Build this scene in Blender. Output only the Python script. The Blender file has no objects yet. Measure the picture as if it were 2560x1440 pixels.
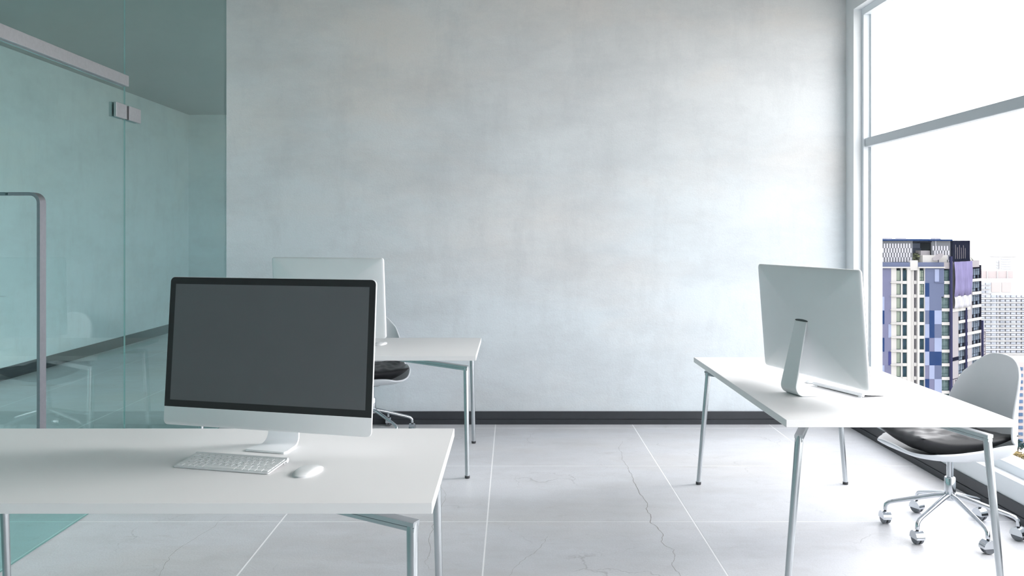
import bpy, bmesh, math, random
from mathutils import Vector, Matrix

random.seed(7)
scene = bpy.context.scene
COL = scene.collection
R = math.radians

# ------------------------------------------------------------------ camera
cam_d = bpy.data.cameras.new('camera')
cam_d.sensor_width = 36.0
cam_d.lens = 36.0 * 2147.0 / 2560.0
cam_d.shift_y = -135.0 / 2560.0
cam_d.clip_start = 0.05
cam_d.clip_end = 3000
cam = bpy.data.objects.new('camera', cam_d)
cam.location = (0, 0, 1.393)
cam.rotation_euler = (R(90), 0, 0)
COL.objects.link(cam)
scene.camera = cam

# ------------------------------------------------------------------ world: even overcast sky
world = bpy.data.worlds.new('overcast_sky')
scene.world = world
world.use_nodes = True
bg = world.node_tree.nodes['Background']
bg.inputs['Color'].default_value = (0.985, 0.977, 1.0, 1)
bg.inputs['Strength'].default_value = 4.65

# hazy sun behind thin cloud, low on the window side
sun_d = bpy.data.lights.new('hazy_sun', 'SUN')
sun_d.energy = 2.1
sun_d.angle = R(20)
sun_d.color = (1.0, 0.975, 0.96)
sun = bpy.data.objects.new('hazy_sun', sun_d)
sun.rotation_euler = Vector((0.89, 0.21, 0.41)).to_track_quat('Z', 'Y').to_euler()
sun.location = (30, 8, 20)
COL.objects.link(sun)

scene.view_settings.view_transform = 'Standard'
scene.view_settings.look = 'None'
scene.view_settings.gamma = 1.0
scene.view_settings.use_curve_mapping = False
scene.view_settings.exposure = 0.0
scene.cycles.diffuse_bounces = 6
scene.cycles.transparent_max_bounces = 16

# ------------------------------------------------------------------ materials
def lin(c):
    return tuple((v / 12.92 if v <= 0.04045 else ((v + 0.055) / 1.055) ** 2.4) for v in [x / 255.0 for x in c])

def pmat(name, rgb, rough=0.5, metal=0.0, spec=0.5, noise=0.0, nscale=8.0, bump=0.0, bscale=200.0):
    m = bpy.data.materials.new(name)
    m.use_nodes = True
    nt = m.node_tree
    b = nt.nodes['Principled BSDF']
    c = lin(rgb) + (1,)
    b.inputs['Base Color'].default_value = c
    b.inputs['Roughness'].default_value = rough
    b.inputs['Metallic'].default_value = metal
    b.inputs['Specular IOR Level'].default_value = spec
    if noise > 0 or bump > 0:
        tc = nt.nodes.new('ShaderNodeTexCoord')
    if noise > 0:
        n = nt.nodes.new('ShaderNodeTexNoise'); n.inputs['Scale'].default_value = nscale
        n.inputs['Detail'].default_value = 6
        nt.links.new(tc.outputs['Object'], n.inputs['Vector'])
        mr = nt.nodes.new('ShaderNodeMapRange')
        mr.inputs['From Min'].default_value = 0.3; mr.inputs['From Max'].default_value = 0.7
        mr.inputs['To Min'].default_value = 1 - noise; mr.inputs['To Max'].default_value = 1 + noise
        nt.links.new(n.outputs['Fac'], mr.inputs['Value'])
        hs = nt.nodes.new('ShaderNodeHueSaturation'); hs.inputs['Color'].default_value = c
        nt.links.new(mr.outputs['Result'], hs.inputs['Value'])
        nt.links.new(hs.outputs['Color'], b.inputs['Base Color'])
    if bump > 0:
        n2 = nt.nodes.new('ShaderNodeTexNoise'); n2.inputs['Scale'].default_value = bscale
        nt.links.new(tc.outputs['Object'], n2.inputs['Vector'])
        bp = nt.nodes.new('ShaderNodeBump'); bp.inputs['Strength'].default_value = bump
        bp.inputs['Distance'].default_value = 0.002
        nt.links.new(n2.outputs['Fac'], bp.inputs['Height'])
        nt.links.new(bp.outputs['Normal'], b.inputs['Normal'])
    return m

def glass_mat(name, tint, refl=1.0):
    m = bpy.data.materials.new(name)
    m.use_nodes = True
    nt = m.node_tree
    nt.nodes.clear()
    out = nt.nodes.new('ShaderNodeOutputMaterial')
    tr = nt.nodes.new('ShaderNodeBsdfTransparent'); tr.inputs['Color'].default_value = tint + (1,)
    gl = nt.nodes.new('ShaderNodeBsdfGlossy'); gl.inputs['Roughness'].default_value = 0.0
    gl.inputs['Color'].default_value = (0.9, 0.97, 0.96, 1)
    geo = nt.nodes.new('ShaderNodeNewGeometry')
    ma = nt.nodes.new('ShaderNodeMath'); ma.operation = 'MULTIPLY_ADD'
    ma.inputs[1].default_value = (1 / 1.5) - 1.5; ma.inputs[2].default_value = 1.5
    nt.links.new(geo.outputs['Backfacing'], ma.inputs[0])
    fr = nt.nodes.new('ShaderNodeFresnel')
    nt.links.new(ma.outputs[0], fr.inputs['IOR'])
    sc = nt.nodes.new('ShaderNodeMath'); sc.operation = 'MULTIPLY'; sc.inputs[1].default_value = refl
    nt.links.new(fr.outputs[0], sc.inputs[0])
    mx = nt.nodes.new('ShaderNodeMixShader')
    nt.links.new(sc.outputs[0], mx.inputs[0])
    nt.links.new(tr.outputs[0], mx.inputs[1]); nt.links.new(gl.outputs[0], mx.inputs[2])
    nt.links.new(mx.outputs[0], out.inputs['Surface'])
    return m

def plaster_mat(name, light, stain, warm, stretch=(0.55, 0.55, 2.2), rough=0.75, bump=0.35, amount=1.0, cracks=False, warm_light_top=False, spec=0.3, speck=0.16):
    """Trowelled cement: broad blotches, streaky trowel marks, fine grain and relief."""
    m = bpy.data.materials.new(name)
    m.use_nodes = True
    nt = m.node_tree
    L = nt.links.new
    b = nt.nodes['Principled BSDF']
    b.inputs['Roughness'].default_value = rough
    b.inputs['Specular IOR Level'].default_value = spec
    geo = nt.nodes.new('ShaderNodeNewGeometry')          # place coordinates: the finish runs on across pieces
    mp = nt.nodes.new('ShaderNodeMapping'); mp.inputs['Scale'].default_value = stretch
    L(geo.outputs['Position'], mp.inputs['Vector'])
    def noise(vec, s, d=8, r=0.6, dist=0.0):
        n = nt.nodes.new('ShaderNodeTexNoise'); n.inputs['Scale'].default_value = s
        n.inputs['Detail'].default_value = d; n.inputs['Roughness'].default_value = r
        n.inputs['Distortion'].default_value = dist
        L(vec, n.inputs['Vector']); return n.outputs['Fac']
    def ramp(v, a, c2, lo=0.0, hi=1.0):
        mr = nt.nodes.new('ShaderNodeMapRange')
        mr.inputs['From Min'].default_value = a; mr.inputs['From Max'].default_value = c2
        mr.inputs['To Min'].default_value = lo; mr.inputs['To Max'].default_value = hi
        L(v, mr.inputs['Value']); return mr.outputs['Result']
    def mix(f, a, c2):
        mx = nt.nodes.new('ShaderNodeMix'); mx.data_type = 'RGBA'
        if isinstance(f, float): mx.inputs[0].default_value = f
        else: L(f, mx.inputs[0])
        for sock, v in ((mx.inputs[6], a), (mx.inputs[7], c2)):
            if isinstance(v, tuple): sock.default_value = v + (1,)
            else: L(v, sock)
        return mx.outputs[2]
    blot = ramp(noise(mp.outputs['Vector'], 1.1, 9, 0.68, 0.0), 0.44, 0.72, 0.0, 0.75 * amount)
    warmf = ramp(noise(mp.outputs['Vector'], 0.7, 6, 0.6, 0.2), 0.48, 0.72, 0.0, 0.9 * amount)
    if warm_light_top:                       # warm light on the upper wall, painted into its colour
        sx = nt.nodes.new('ShaderNodeSeparateXYZ'); L(geo.outputs['Position'], sx.inputs[0])
        hz_ = ramp(sx.outputs['Z'], 1.2, 2.9, 0.0, 0.55)
        ad0 = nt.nodes.new('ShaderNodeMath'); ad0.operation = 'ADD'; ad0.use_clamp = True
        L(warmf, ad0.inputs[0]); L(hz_, ad0.inputs[1]); warmf = ad0.outputs[0]
    c = mix(warmf, lin(light), lin(warm))
    c = mix(blot, c, lin(stain))
    streak = ramp(noise(mp.outputs['Vector'], 6.0, 10, 0.75, 0.0), 0.52, 0.8, 0.0, 0.22 * amount)
    c = mix(streak, c, lin(stain))
    mv = nt.nodes.new('ShaderNodeMapping'); mv.inputs['Scale'].default_value = (2.6, 2.6, 0.8)
    L(geo.outputs['Position'], mv.inputs['Vector'])
    brush = ramp(noise(mv.outputs['Vector'], 1.6, 10, 0.72), 0.5, 0.8, 0.0, 0.6 * amount)
    c = mix(brush, c, lin(stain))
    grain = ramp(noise(geo.outputs['Position'], 150.0, 4, 0.7), 0.3, 0.7, 0.0, speck)
    c = mix(grain, c, lin(stain))
    if cracks:
        pits = ramp(noise(geo.outputs['Position'], 38.0, 8, 0.8), 0.6, 0.74, 0.0, 0.55)
        c = mix(pits, c, lin((150, 146, 142)))
        scuff = ramp(noise(mp.outputs['Vector'], 3.2, 12, 0.8, 0.6), 0.58, 0.74, 0.0, 0.6)
        c = mix(scuff, c, lin((172, 167, 162)))
        dn = nt.nodes.new('ShaderNodeTexNoise'); dn.inputs['Scale'].default_value = 5.0; dn.inputs['Detail'].default_value = 8
        L(geo.outputs['Position'], dn.inputs['Vector'])
        va = nt.nodes.new('ShaderNodeVectorMath'); va.operation = 'MULTIPLY_ADD'
        va.inputs[1].default_value = (0.35, 0.35, 0); L(dn.outputs['Color'], va.inputs[0]); L(geo.outputs['Position'], va.inputs[2])
        vo = nt.nodes.new('ShaderNodeTexVoronoi'); vo.feature = 'DISTANCE_TO_EDGE'; vo.inputs['Scale'].default_value = 1.3
        L(va.outputs[0], vo.inputs['Vector'])
        cr = ramp(vo.outputs['Distance'], 0.0, 0.006, 1.0, 0.0)
        mask = ramp(noise(geo.outputs['Position'], 1.6, 4), 0.53, 0.62, 0.0, 0.35)
        mm = nt.nodes.new('ShaderNodeMath'); mm.operation = 'MULTIPLY'; L(cr, mm.inputs[0]); L(mask, mm.inputs[1])
        c = mix(mm.outputs[0], c, lin((110, 108, 106)))
    L(c, b.inputs['Base Color'])
    bp = nt.nodes.new('ShaderNodeBump'); bp.inputs['Strength'].default_value = bump; bp.inputs['Distance'].default_value = 0.004
    h1 = noise(geo.outputs['Position'], 90.0, 4, 0.6)
    h2 = noise(mp.outputs['Vector'], 5.0, 6, 0.6)
    ad = nt.nodes.new('ShaderNodeMath'); ad.operation = 'ADD'; L(h1, ad.inputs[0]); L(h2, ad.inputs[1])
    L(ad.outputs[0], bp.inputs['Height']); L(bp.outputs['Normal'], b.inputs['Normal'])
    return m

M = {}
M['wall'] = plaster_mat('wall_plaster', (224, 232, 237), (190, 193, 196), (232, 227, 223), stretch=(0.7, 0.7, 1.6), amount=0.72, warm_light_top=True)
M['wall_w'] = pmat('window_wall_paint', (232, 235, 238), 0.6, noise=0.02, bump=0.1)
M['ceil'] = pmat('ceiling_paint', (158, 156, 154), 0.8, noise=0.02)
M['tile'] = plaster_mat('floor_concrete', (223, 225, 231), (188, 187, 188), (216, 211, 206), stretch=(0.7, 1.6, 1.0), rough=0.38, bump=0.18, amount=0.8, cracks=True, spec=0.45, speck=0.45)
M['grout'] = pmat('floor_grout', (252, 252, 254), 0.6, noise=0.03)
M['crack'] = pmat('crack_dirt', (150, 146, 142), 0.9, noise=0.15, nscale=30)
M['base'] = pmat('baseboard_charcoal', (52, 55, 60), 0.45, noise=0.06, nscale=20)
M['frame'] = pmat('window_frame_white', (226, 231, 236), 0.35, noise=0.01)
M['mullion'] = pmat('window_bar_grey', (196, 202, 208), 0.4, noise=0.01)
M['glass'] = glass_mat('partition_glass', (0.83, 0.985, 0.97))
M['glass_edge'] = pmat('partition_glass_edge', (150, 186, 184), 0.25, noise=0.02)
M['wglass'] = glass_mat('window_glass', (0.985, 0.99, 0.99), 0.15)
M['steel'] = pmat('brushed_steel', (196, 196, 199), 0.45, 1.0, noise=0.04, nscale=60)
M['handle_steel'] = pmat('dark_brushed_steel', (166, 166, 172), 0.42, 1.0, noise=0.04, nscale=60)
M['chrome'] = pmat('satin_chrome', (206, 210, 214), 0.16, 1.0, noise=0.02)
M['legmetal'] = pmat('desk_leg_metal', (190, 195, 198), 0.27, 1.0, noise=0.02)
M['rubber'] = pmat('dark_rubber', (62, 63, 66), 0.6, noise=0.05)
M['wheel'] = pmat('caster_grey', (108, 112, 118), 0.4, noise=0.03)
M['desk'] = pmat('desk_white_laminate', (240, 239, 239), 0.42, noise=0.008, nscale=3, bump=0.02, bscale=400)
M['alu'] = pmat('monitor_aluminium', (238, 240, 242), 0.4, 0.08, noise=0.01)
M['bezel'] = pmat('monitor_bezel_black', (50, 52, 53), 0.5, spec=0.2, noise=0.02)
M['display'] = pmat('monitor_screen_grey', (102, 104, 107), 0.55, spec=0.25, noise=0.01)
M['slot'] = pmat('dark_slot', (90, 96, 98), 0.6, noise=0.02)
M['key'] = pmat('white_keycap', (236, 238, 239), 0.45, noise=0.01)
M['kbody'] = pmat('keyboard_aluminium', (226, 228, 230), 0.4, 0.0, noise=0.02)
M['ink'] = pmat('key_legend_ink', (84, 90, 96), 0.6, noise=0.02)
M['mouse'] = pmat('mouse_white', (238, 239, 240), 0.25, noise=0.01)
M['shell'] = pmat('chair_shell_white', (222, 226, 230), 0.4, noise=0.01)
M['leather'] = pmat('black_satin_cushion', (38, 39, 42), 0.42, noise=0.1, nscale=12, bump=0.1, bscale=300)

# ------------------------------------------------------------------ helpers
def link(o, parent=None):
    COL.objects.link(o)
    if parent is not None:
        o.parent = parent
    return o

def tag(o, label=None, cat=None, group=None, kind=None):
    if label: o['label'] = label
    if cat: o['category'] = cat
    if group: o['group'] = group
    if kind: o['kind'] = kind
    return o

def empty(name, loc=(0, 0, 0), rz=0.0, parent=None):
    o = bpy.data.objects.new(name, None)
    o.empty_display_size = 0.1
    o.location = loc
    o.rotation_euler = (0, 0, rz)
    return link(o, parent)

def setmat(o, mat):
    for mm in (mat if isinstance(mat, (list, tuple)) else [mat]):
        o.data.materials.append(M[mm] if isinstance(mm, str) else mm)

def from_bm(name, bm, mat, parent=None, smooth=False, angle=None):
    me = bpy.data.meshes.new(name)
    bmesh.ops.recalc_face_normals(bm, faces=bm.faces[:])
    bm.to_mesh(me); bm.free()
    if smooth:
        me.polygons.foreach_set('use_smooth', [True] * len(me.polygons))
        if angle is not None:
            try: me.set_sharp_from_angle(angle=R(angle))
            except Exception: pass
    o = bpy.data.objects.new(name, me)
    setmat(o, mat)
    return link(o, parent)

def mesh_obj(name, verts, faces, mat, parent=None, smooth=False, angle=None):
    bm = bmesh.new()
    vs = [bm.verts.new(v) for v in verts]
    for f in faces:
        try: bm.faces.new([vs[i] for i in f])
        except ValueError: pass
    return from_bm(name, bm, mat, parent, smooth, angle)

def add_box(bm, a, b, mtx=None):
    x0, y0, z0 = a; x1, y1, z1 = b
    co = [(x0, y0, z0), (x1, y0, z0), (x1, y1, z0), (x0, y1, z0), (x0, y0, z1), (x1, y0, z1), (x1, y1, z1), (x0, y1, z1)]
    if mtx is not None: co = [mtx @ Vector(c) for c in co]
    v = [bm.verts.new(c) for c in co]
    for f in ((0, 3, 2, 1), (4, 5, 6, 7), (0, 1, 5, 4), (1, 2, 6, 5), (2, 3, 7, 6), (3, 0, 4, 7)):
        bm.faces.new([v[i] for i in f])
    return v

def box(name, a, b, mat, parent=None, bev=0.0, seg=2):
    bm = bmesh.new()
    add_box(bm, a, b)
    if bev > 0:
        bmesh.ops.bevel(bm, geom=bm.edges[:], offset=bev, segments=seg, profile=0.5, affect='EDGES')
    return from_bm(name, bm, mat, parent)

def boxes(name, lst, mat, parent=None, mtx=None):
    bm = bmesh.new()
    for a, b in lst: add_box(bm, a, b, mtx)
    return from_bm(name, bm, mat, parent)

def add_tube(bm, pts, radii, n=16, cap=True):
    pts = [Vector(p) for p in pts]
    rings = []
    for i, p in enumerate(pts):
        d = (pts[min(i + 1, len(pts) - 1)] - pts[max(i - 1, 0)]).normalized()
        up = Vector((0, 0, 1)) if abs(d.z) < 0.95 else Vector((1, 0, 0))
        u = d.cross(up).normalized(); w = u.cross(d).normalized()
        rad = radii[i] if isinstance(radii, (list, tuple)) else radii
        rings.append([bm.verts.new(p + u * rad * math.cos(2 * math.pi * k / n) + w * rad * math.sin(2 * math.pi * k / n)) for k in range(n)])
    for a, b in zip(rings, rings[1:]):
        for k in range(n):
            bm.faces.new((a[k], a[(k + 1) % n], b[(k + 1) % n], b[k]))
    if cap:
        bm.faces.new(rings[0][::-1]); bm.faces.new(rings[-1])

def tube(name, pts, radii, mat, parent=None, n=16):
    bm = bmesh.new(); add_tube(bm, pts, radii, n)
    return from_bm(name, bm, mat, parent, True, 50)

def lathe(name, prof, mat, parent=None, n=24):
    return tube(name, [(0, 0, z) for r, z in prof], [r for r, z in prof], mat, parent, n)

def prism(name, prof, mat, axis, lo, hi, parent=None):
    """closed profile of (depth, z) swept along an axis; axis 'x': depth is y, axis 'y': depth is x"""
    v = []
    for t in (lo, hi):
        for d, z in prof:
            v.append((t, d, z) if axis == 'x' else (d, t, z))
    n = len(prof)
    f = [tuple(range(n))[::-1], tuple(range(n, 2 * n))] + [(i, (i + 1) % n, n + (i + 1) % n, n + i) for i in range(n)]
    return mesh_obj(name, v, f, mat, parent)

def copy_tree(o, parent=None):
    c = o.copy(); COL.objects.link(c); c.parent = parent
    for ch in list(o.children): copy_tree(ch, c)
    return c

# ================================================================== THE ROOM
XL, XG, XB, XR = -4.845, -2.10, -2.094, 2.449          # far left wall, glass line, free end of the back wall, window wall
YR, YB, YE = -4.0, 6.296, 12.87                        # wall behind the viewer, back wall, end of the room behind the glass
ZC = 3.18

# floor: grout bed with concrete tiles one metre square
floor = box('floor', (XL - 0.1, YR - 0.1, -0.12), (XR + 0.1, YE + 0.1, -0.0004), 'grout')
tag(floor, 'pale concrete tile floor with light joints and hairline cracks', 'floor', kind='structure')
tile_cache = {}
def tile(x0, x1, y0, y1):
    g = 0.0028
    w, d = round(x1 - x0, 3), round(y1 - y0, 3)
    if (w, d) not in tile_cache:
        bm = bmesh.new(); add_box(bm, (-w / 2 + g, -d / 2 + g, -0.01), (w / 2 - g, d / 2 - g, 0))
        ed = [e for e in bm.edges if all(v.co.z > -0.001 for v in e.verts)]
        bmesh.ops.bevel(bm, geom=ed, offset=0.001, segments=1, affect='EDGES')
        me = bpy.data.meshes.new('tile'); bmesh.ops.recalc_face_normals(bm, faces=bm.faces[:]); bm.to_mesh(me); bm.free()
        me.materials.append(M['tile']); tile_cache[(w, d)] = me
    o = bpy.data.objects.new('tile', tile_cache[(w, d)])
    o.location = ((x0 + x1) / 2, (y0 + y1) / 2, 0)
    link(o, floor)
xs = [XL] + [-0.12 + k for k in range(-4, 3)] + [XR]
ys = [YR] + [0.16 + k for k in range(-4, 13)] + [YE]
for xa, xb in zip(xs, xs[1:]):
    for ya, yb in zip(ys, ys[1:]):
        tile(xa, xb, ya, yb)

def crack(pts, w=0.0016):
    rng = random.Random(len(pts))
    fine = []
    for (xa, ya), (xb, yb) in zip(pts, pts[1:]):
        for k in range(4):
            t = k / 4
            fine.append((xa + (xb - xa) * t + rng.uniform(-.006, .006) * (k > 0), ya + (yb - ya) * t + rng.uniform(-.006, .006) * (k > 0)))
    fine.append(pts[-1])
    v, f = [], []
    for i, (x, y) in enumerate(fine):
        ww = w * (0.35 + 0.65 * math.sin(math.pi * (i + 1) / (len(fine) + 1))) * rng.uniform(.6, 1.3)
        v += [(x - ww / 2, y, 0.0004), (x + ww / 2, y, 0.0004)]
        if i: f.append((2 * i - 2, 2 * i - 1, 2 * i + 1, 2 * i))
    return mesh_obj('crack', v, f, 'crack', floor)
crack([(0.741, 5.762), (0.697, 5.61), (0.697, 5.45), (0.678, 5.299), (0.693, 5.157), (0.69, 5.074), (0.694, 4.969), (0.683, 4.819), (0.687, 4.655), (0.694, 4.523), (0.697, 4.418), (0.68, 4.348), (0.685, 4.242), (0.667, 4.15), (0.691, 4.079), (0.697, 3.961), (0.677, 3.897), (0.69, 3.827), (0.716, 3.789), (0.689, 3.658), (0.672, 3.61), (0.687, 3.537), (0.68, 3.3)], 0.0026)
crack([(-1.41, 4.238), (-1.424, 4.05), (-1.449, 3.926), (-1.475, 3.801), (-1.479, 3.741), (-1.46, 3.601), (-1.438, 3.508), (-1.45, 3.3)])
crack([(-0.389, 4.719), (-0.351, 4.584), (-0.359, 4.435), (-0.375, 4.183), (-0.377, 4.008), (-0.381, 3.926), (-0.359, 3.786), (-0.364, 3.698), (-0.369, 3.642), (-0.346, 3.574)], 0.0018)
crack([(0.164, 3.961), (0.149, 3.881), (0.101, 3.759), (0.061, 3.701), (0.018, 3.603), (-0.013, 3.498)], 0.0016)

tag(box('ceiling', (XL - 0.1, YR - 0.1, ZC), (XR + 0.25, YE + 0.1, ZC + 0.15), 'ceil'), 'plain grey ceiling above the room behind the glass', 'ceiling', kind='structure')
tag(box('wall_back', (XB, YB, -0.05), (XR + 0.25, YB + 0.16, ZC), 'wall'), 'large pale trowelled plaster wall facing the viewer', 'wall', kind='structure')
tag(box('wall_left', (XL - 0.1, YR - 0.1, -0.05), (XL, YE + 0.1, ZC), 'wall'), 'long side wall seen through the green glass', 'wall', kind='structure')
tag(box('wall_end', (XL, YE, -0.05), (XR + 0.2, YE + 0.1, ZC), 'wall'), 'short end wall of the room behind the glass', 'wall', kind='structure')
tag(box('wall_rear', (XL, YR - 0.1, -0.05), (XR + 0.2, YR, ZC), 'wall'), 'wall behind the viewer', 'wall', kind='structure')
Y2A, Y2B = 6.5, 10.6             # unseen window added to light the room behind the glass

YW0 = -1.6                       # near end of the big window, unseen, set to darken the desk's front edge
YJ = 6.157                       # end of the window opening near the corner
wr = empty('wall_right')
tag(wr, 'narrow white wall band below and around the big window', 'wall', kind='structure')
box('near_pier', (XR, YR, -0.05), (XR + 0.185, YW0, ZC), 'wall_w', wr)
box('sill_wall', (XR, YW0, -0.05), (XR + 0.185, YJ, 0.19), 'wall_w', wr)
box('corner_pier', (XR, YJ, -0.05), (XR + 0.185, YB + 0.0, ZC), 'wall_w', wr)
box('header', (XR, YW0, 3.005), (XR + 0.185, YJ, ZC), 'wall_w', wr)
box('sill_wall', (XR, Y2A, -0.05), (XR + 0.185, Y2B, 0.19), 'wall_w', wr)
box('header', (XR, Y2A, 3.005), (XR + 0.185, Y2B, ZC), 'wall_w', wr)
box('corner_pier', (XR, YB + 0.16, -0.05), (XR + 0.185, Y2A, ZC), 'wall_w', wr)
box('corner_pier', (XR, Y2B, -0.05), (XR + 0.185, YE, ZC), 'wall_w', wr)

# baseboards: charcoal, two steps with a groove
bp_prof = lambda s: [(0, 0), (0, 0.094), (s * 0.010, 0.094), (s * 0.013, 0.091), (s * 0.013, 0.041), (s * 0.009, 0.040), (s * 0.009, 0.037), (s * 0.015, 0.036), (s * 0.015, 0.0)]
b = prism('baseboard_back', [(YB + d, z) for d, z in bp_prof(-1)], 'base', 'x', XB, XR - 0.016)
tag(b, 'charcoal baseboard along the plaster wall', 'baseboard', kind='structure')
b = prism('baseboard_right', [(XR + d, z) for d, z in bp_prof(-1)], 'base', 'y', YR, YB - 0.016)
tag(b, 'charcoal baseboard below the big window', 'baseboard', kind='structure')
b = prism('baseboard_left', [(XL + d, z) for d, z in [(0, 0), (0, 0.12), (0.012, 0.12), (0.014, 0.117), (0.014, 0.0)]], 'base', 'y', YR, YE)
tag(b, 'charcoal baseboard behind the green glass', 'baseboard', kind='structure')

# window: frame, bar across, mullions, panes
win = empty('window_1', (XR + 0.06, 1.0, 0.19))
tag(win, 'wall-sized white framed window overlooking the city', 'window', kind='structure')
def wchild(o):
    o.parent = win; o.matrix_parent_inverse = Matrix.Translation(win.location).inverted(); return o
FX0, FX1 = 2.506, 2.552
wchild(box('frame_bottom', (FX0, YW0, 0.19), (FX1, YJ, 0.238), 'frame', bev=0.002))
wchild(box('frame_top', (FX0, YW0, 2.957), (FX1, YJ, 3.005), 'frame', bev=0.002))
wchild(box('frame_jamb', (FX0, YJ - 0.034, 0.238), (FX1, YJ, 2.957), 'frame', bev=0.002))
mull = [2.3]
for y in mull:
    wchild(box('mullion', (FX0, y - 0.03, 0.238), (FX1, y + 0.03, 2.957), 'frame', bev=0.002))
wchild(box('crossbar', (2.516, YW0, 2.013), (2.560, YJ - 0.036, 2.076), 'mullion', bev=0.004))
wchild(box('outer_sill', (FX1, YW0, 0.16), (2.66, YJ, 0.221), 'frame', bev=0.002))
wchild(box('outer_jamb', (FX1, YJ - 0.052, 0.221), (2.634, YJ, 3.0), 'frame', bev=0.002))
edges = [YW0] + mull[::-1] + [YJ - 0.034]
for ya, yb in zip(edges, edges[1:]):
    ya2 = ya + (0.03 if ya != YW0 else 0); yb2 = yb - (0.03 if yb in mull else 0)
    wchild(box('pane', (2.540, ya2, 0.238), (2.546, yb2, 2.014), 'wglass'))
    wchild(box('pane', (2.540, ya2, 2.075), (2.546, yb2, 2.957), 'wglass'))

win_added = empty('window_added', (XR + 0.06, 9.7, 0.19))  # out of sight, put in to brighten the space behind the glass
tag(win_added, 'unseen window added to light the room behind the plaster wall', 'window', kind='structure')
for nm, a_, b_ in (('frame_bottom', (FX0, Y2A, 0.19), (FX1, Y2B, 0.238)), ('frame_top', (FX0, Y2A, 2.957), (FX1, Y2B, 3.005)), ('frame_jamb', (FX0, Y2A, 0.238), (FX1, Y2A + 0.034, 2.957)), ('frame_jamb', (FX0, Y2B - 0.034, 0.238), (FX1, Y2B, 2.957)), ('crossbar', (2.516, Y2A + 0.036, 2.013), (2.560, Y2B - 0.036, 2.076))):
    o = box(nm, a_, b_, 'frame', None, 0.002); o.parent = win_added; o.matrix_parent_inverse = Matrix.Translation(win_added.location).inverted()
for z0, z1 in ((0.238, 2.014), (2.075, 2.957)):
    o = box('pane', (2.540, Y2A + 0.034, z0), (2.546, Y2B - 0.034, z1), 'wglass'); o.parent = win_added; o.matrix_parent_inverse = Matrix.Translation(win_added.location).inverted()

# glass partition with door
def pane(name, y0, y1, z0, z1, parent):
    t = 0.0032
    bm = bmesh.new(); add_box(bm, (XG - t, y0, z0), (XG + t, y1, z1))
    bm.faces.ensure_lookup_table()
    bmesh.ops.recalc_face_normals(bm, faces=bm.faces[:])
    for f in bm.faces: f.material_index = 0 if abs(f.normal.x) > 0.5 else 1
    return from_bm(name, bm, ['glass', 'glass_edge'], parent)
YD0, YD1 = 3.47, 4.653
part = empty('wall_partition')
tag(part, 'green tinted frameless glass partition with steel rail', 'glass partition', kind='structure')
pane('pane', YD1 + 0.004, 6.45, 0.004, ZC, part)
pane('pane', YR, YD0 - 0.004, 0.004, ZC, part)
pane('pane', YD0, YD1, 2.25, ZC, part)
box('rail', (XG - 0.022, YD0 - 0.3, 2.192), (XG + 0.022, YD1 + 0.006, 2.250), 'steel', part, 0.0015)
door = empty('door_1', (XG, YD1, 0))
tag(door, 'green tinted glass door with flat steel pull handle', 'door', kind='structure')
def dchild(o):
    o.parent = door; o.matrix_parent_inverse = Matrix.Translation(door.location).inverted(); return o
dchild(pane('leaf', YD0, YD1 - 0.002, 0.006, 2.188, None))
for s in (1, -1):
    for ya, yb in ((4.515, 4.640), (4.668, 4.815)):
        dchild(box('hinge_plate', (XG + s * 0.0055, ya, 2.012), (XG + s * 0.020, yb, 2.089), 'steel', None, 0.0015))
dchild(box('hinge_pin', (XG - 0.012, 4.640, 2.016), (XG + 0.014, 4.668, 2.085), 'rubber', None, 0.001))
def pull(s):
    # flat bar bent to a long D, outside corner radius 45 mm
    x0, x1, th = XG + s * 0.0055, XG + s * 0.139, 0.013
    zt, zb = 1.567, 0.42
    ro = 0.045
    outer, inner = [], []
    outer.append((x0, zt)); inner.append((x0, zt - th))
    for k in range(9):
        a = R(90 - 90 * k / 8)
        outer.append((x1 - s * ro + s * ro * math.cos(a), zt - ro + ro * math.sin(a)))
        inner.append((x1 - s * ro + s * (ro - th) * math.cos(a), zt - ro + (ro - th) * math.sin(a)))
    for k in range(9):
        a = R(-90 * k / 8)
        outer.append((x1 - s * ro + s * ro * math.cos(a), zb + ro + ro * math.sin(a)))
        inner.append((x1 - s * ro + s * (ro - th) * math.cos(a), zb + ro + (ro - th) * math.sin(a)))
    outer.append((x0, zb)); inner.append((x0, zb + th))
    ya, yb = 3.567, 3.615
    v, f = [], []
    for (xo, zo), (xi, zi) in zip(outer, inner):
        v += [(xo, ya, zo), (xo, yb, zo), (xi, yb, zi), (xi, ya, zi)]
    n = len(outer)
    for i in range(n - 1):
        for k in range(4):
            f.append((4 * i + k, 4 * i + (k + 1) % 4, 4 * i + 4 + (k + 1) % 4, 4 * i + 4 + k))
    f += [(0, 1, 2, 3), (4 * n - 4, 4 * n - 3, 4 * n - 2, 4 * n - 1)]
    return mesh_obj('handle', v, f, 'handle_steel', None, True, 30)
dchild(pull(1)); dchild(pull(-1))

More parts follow.
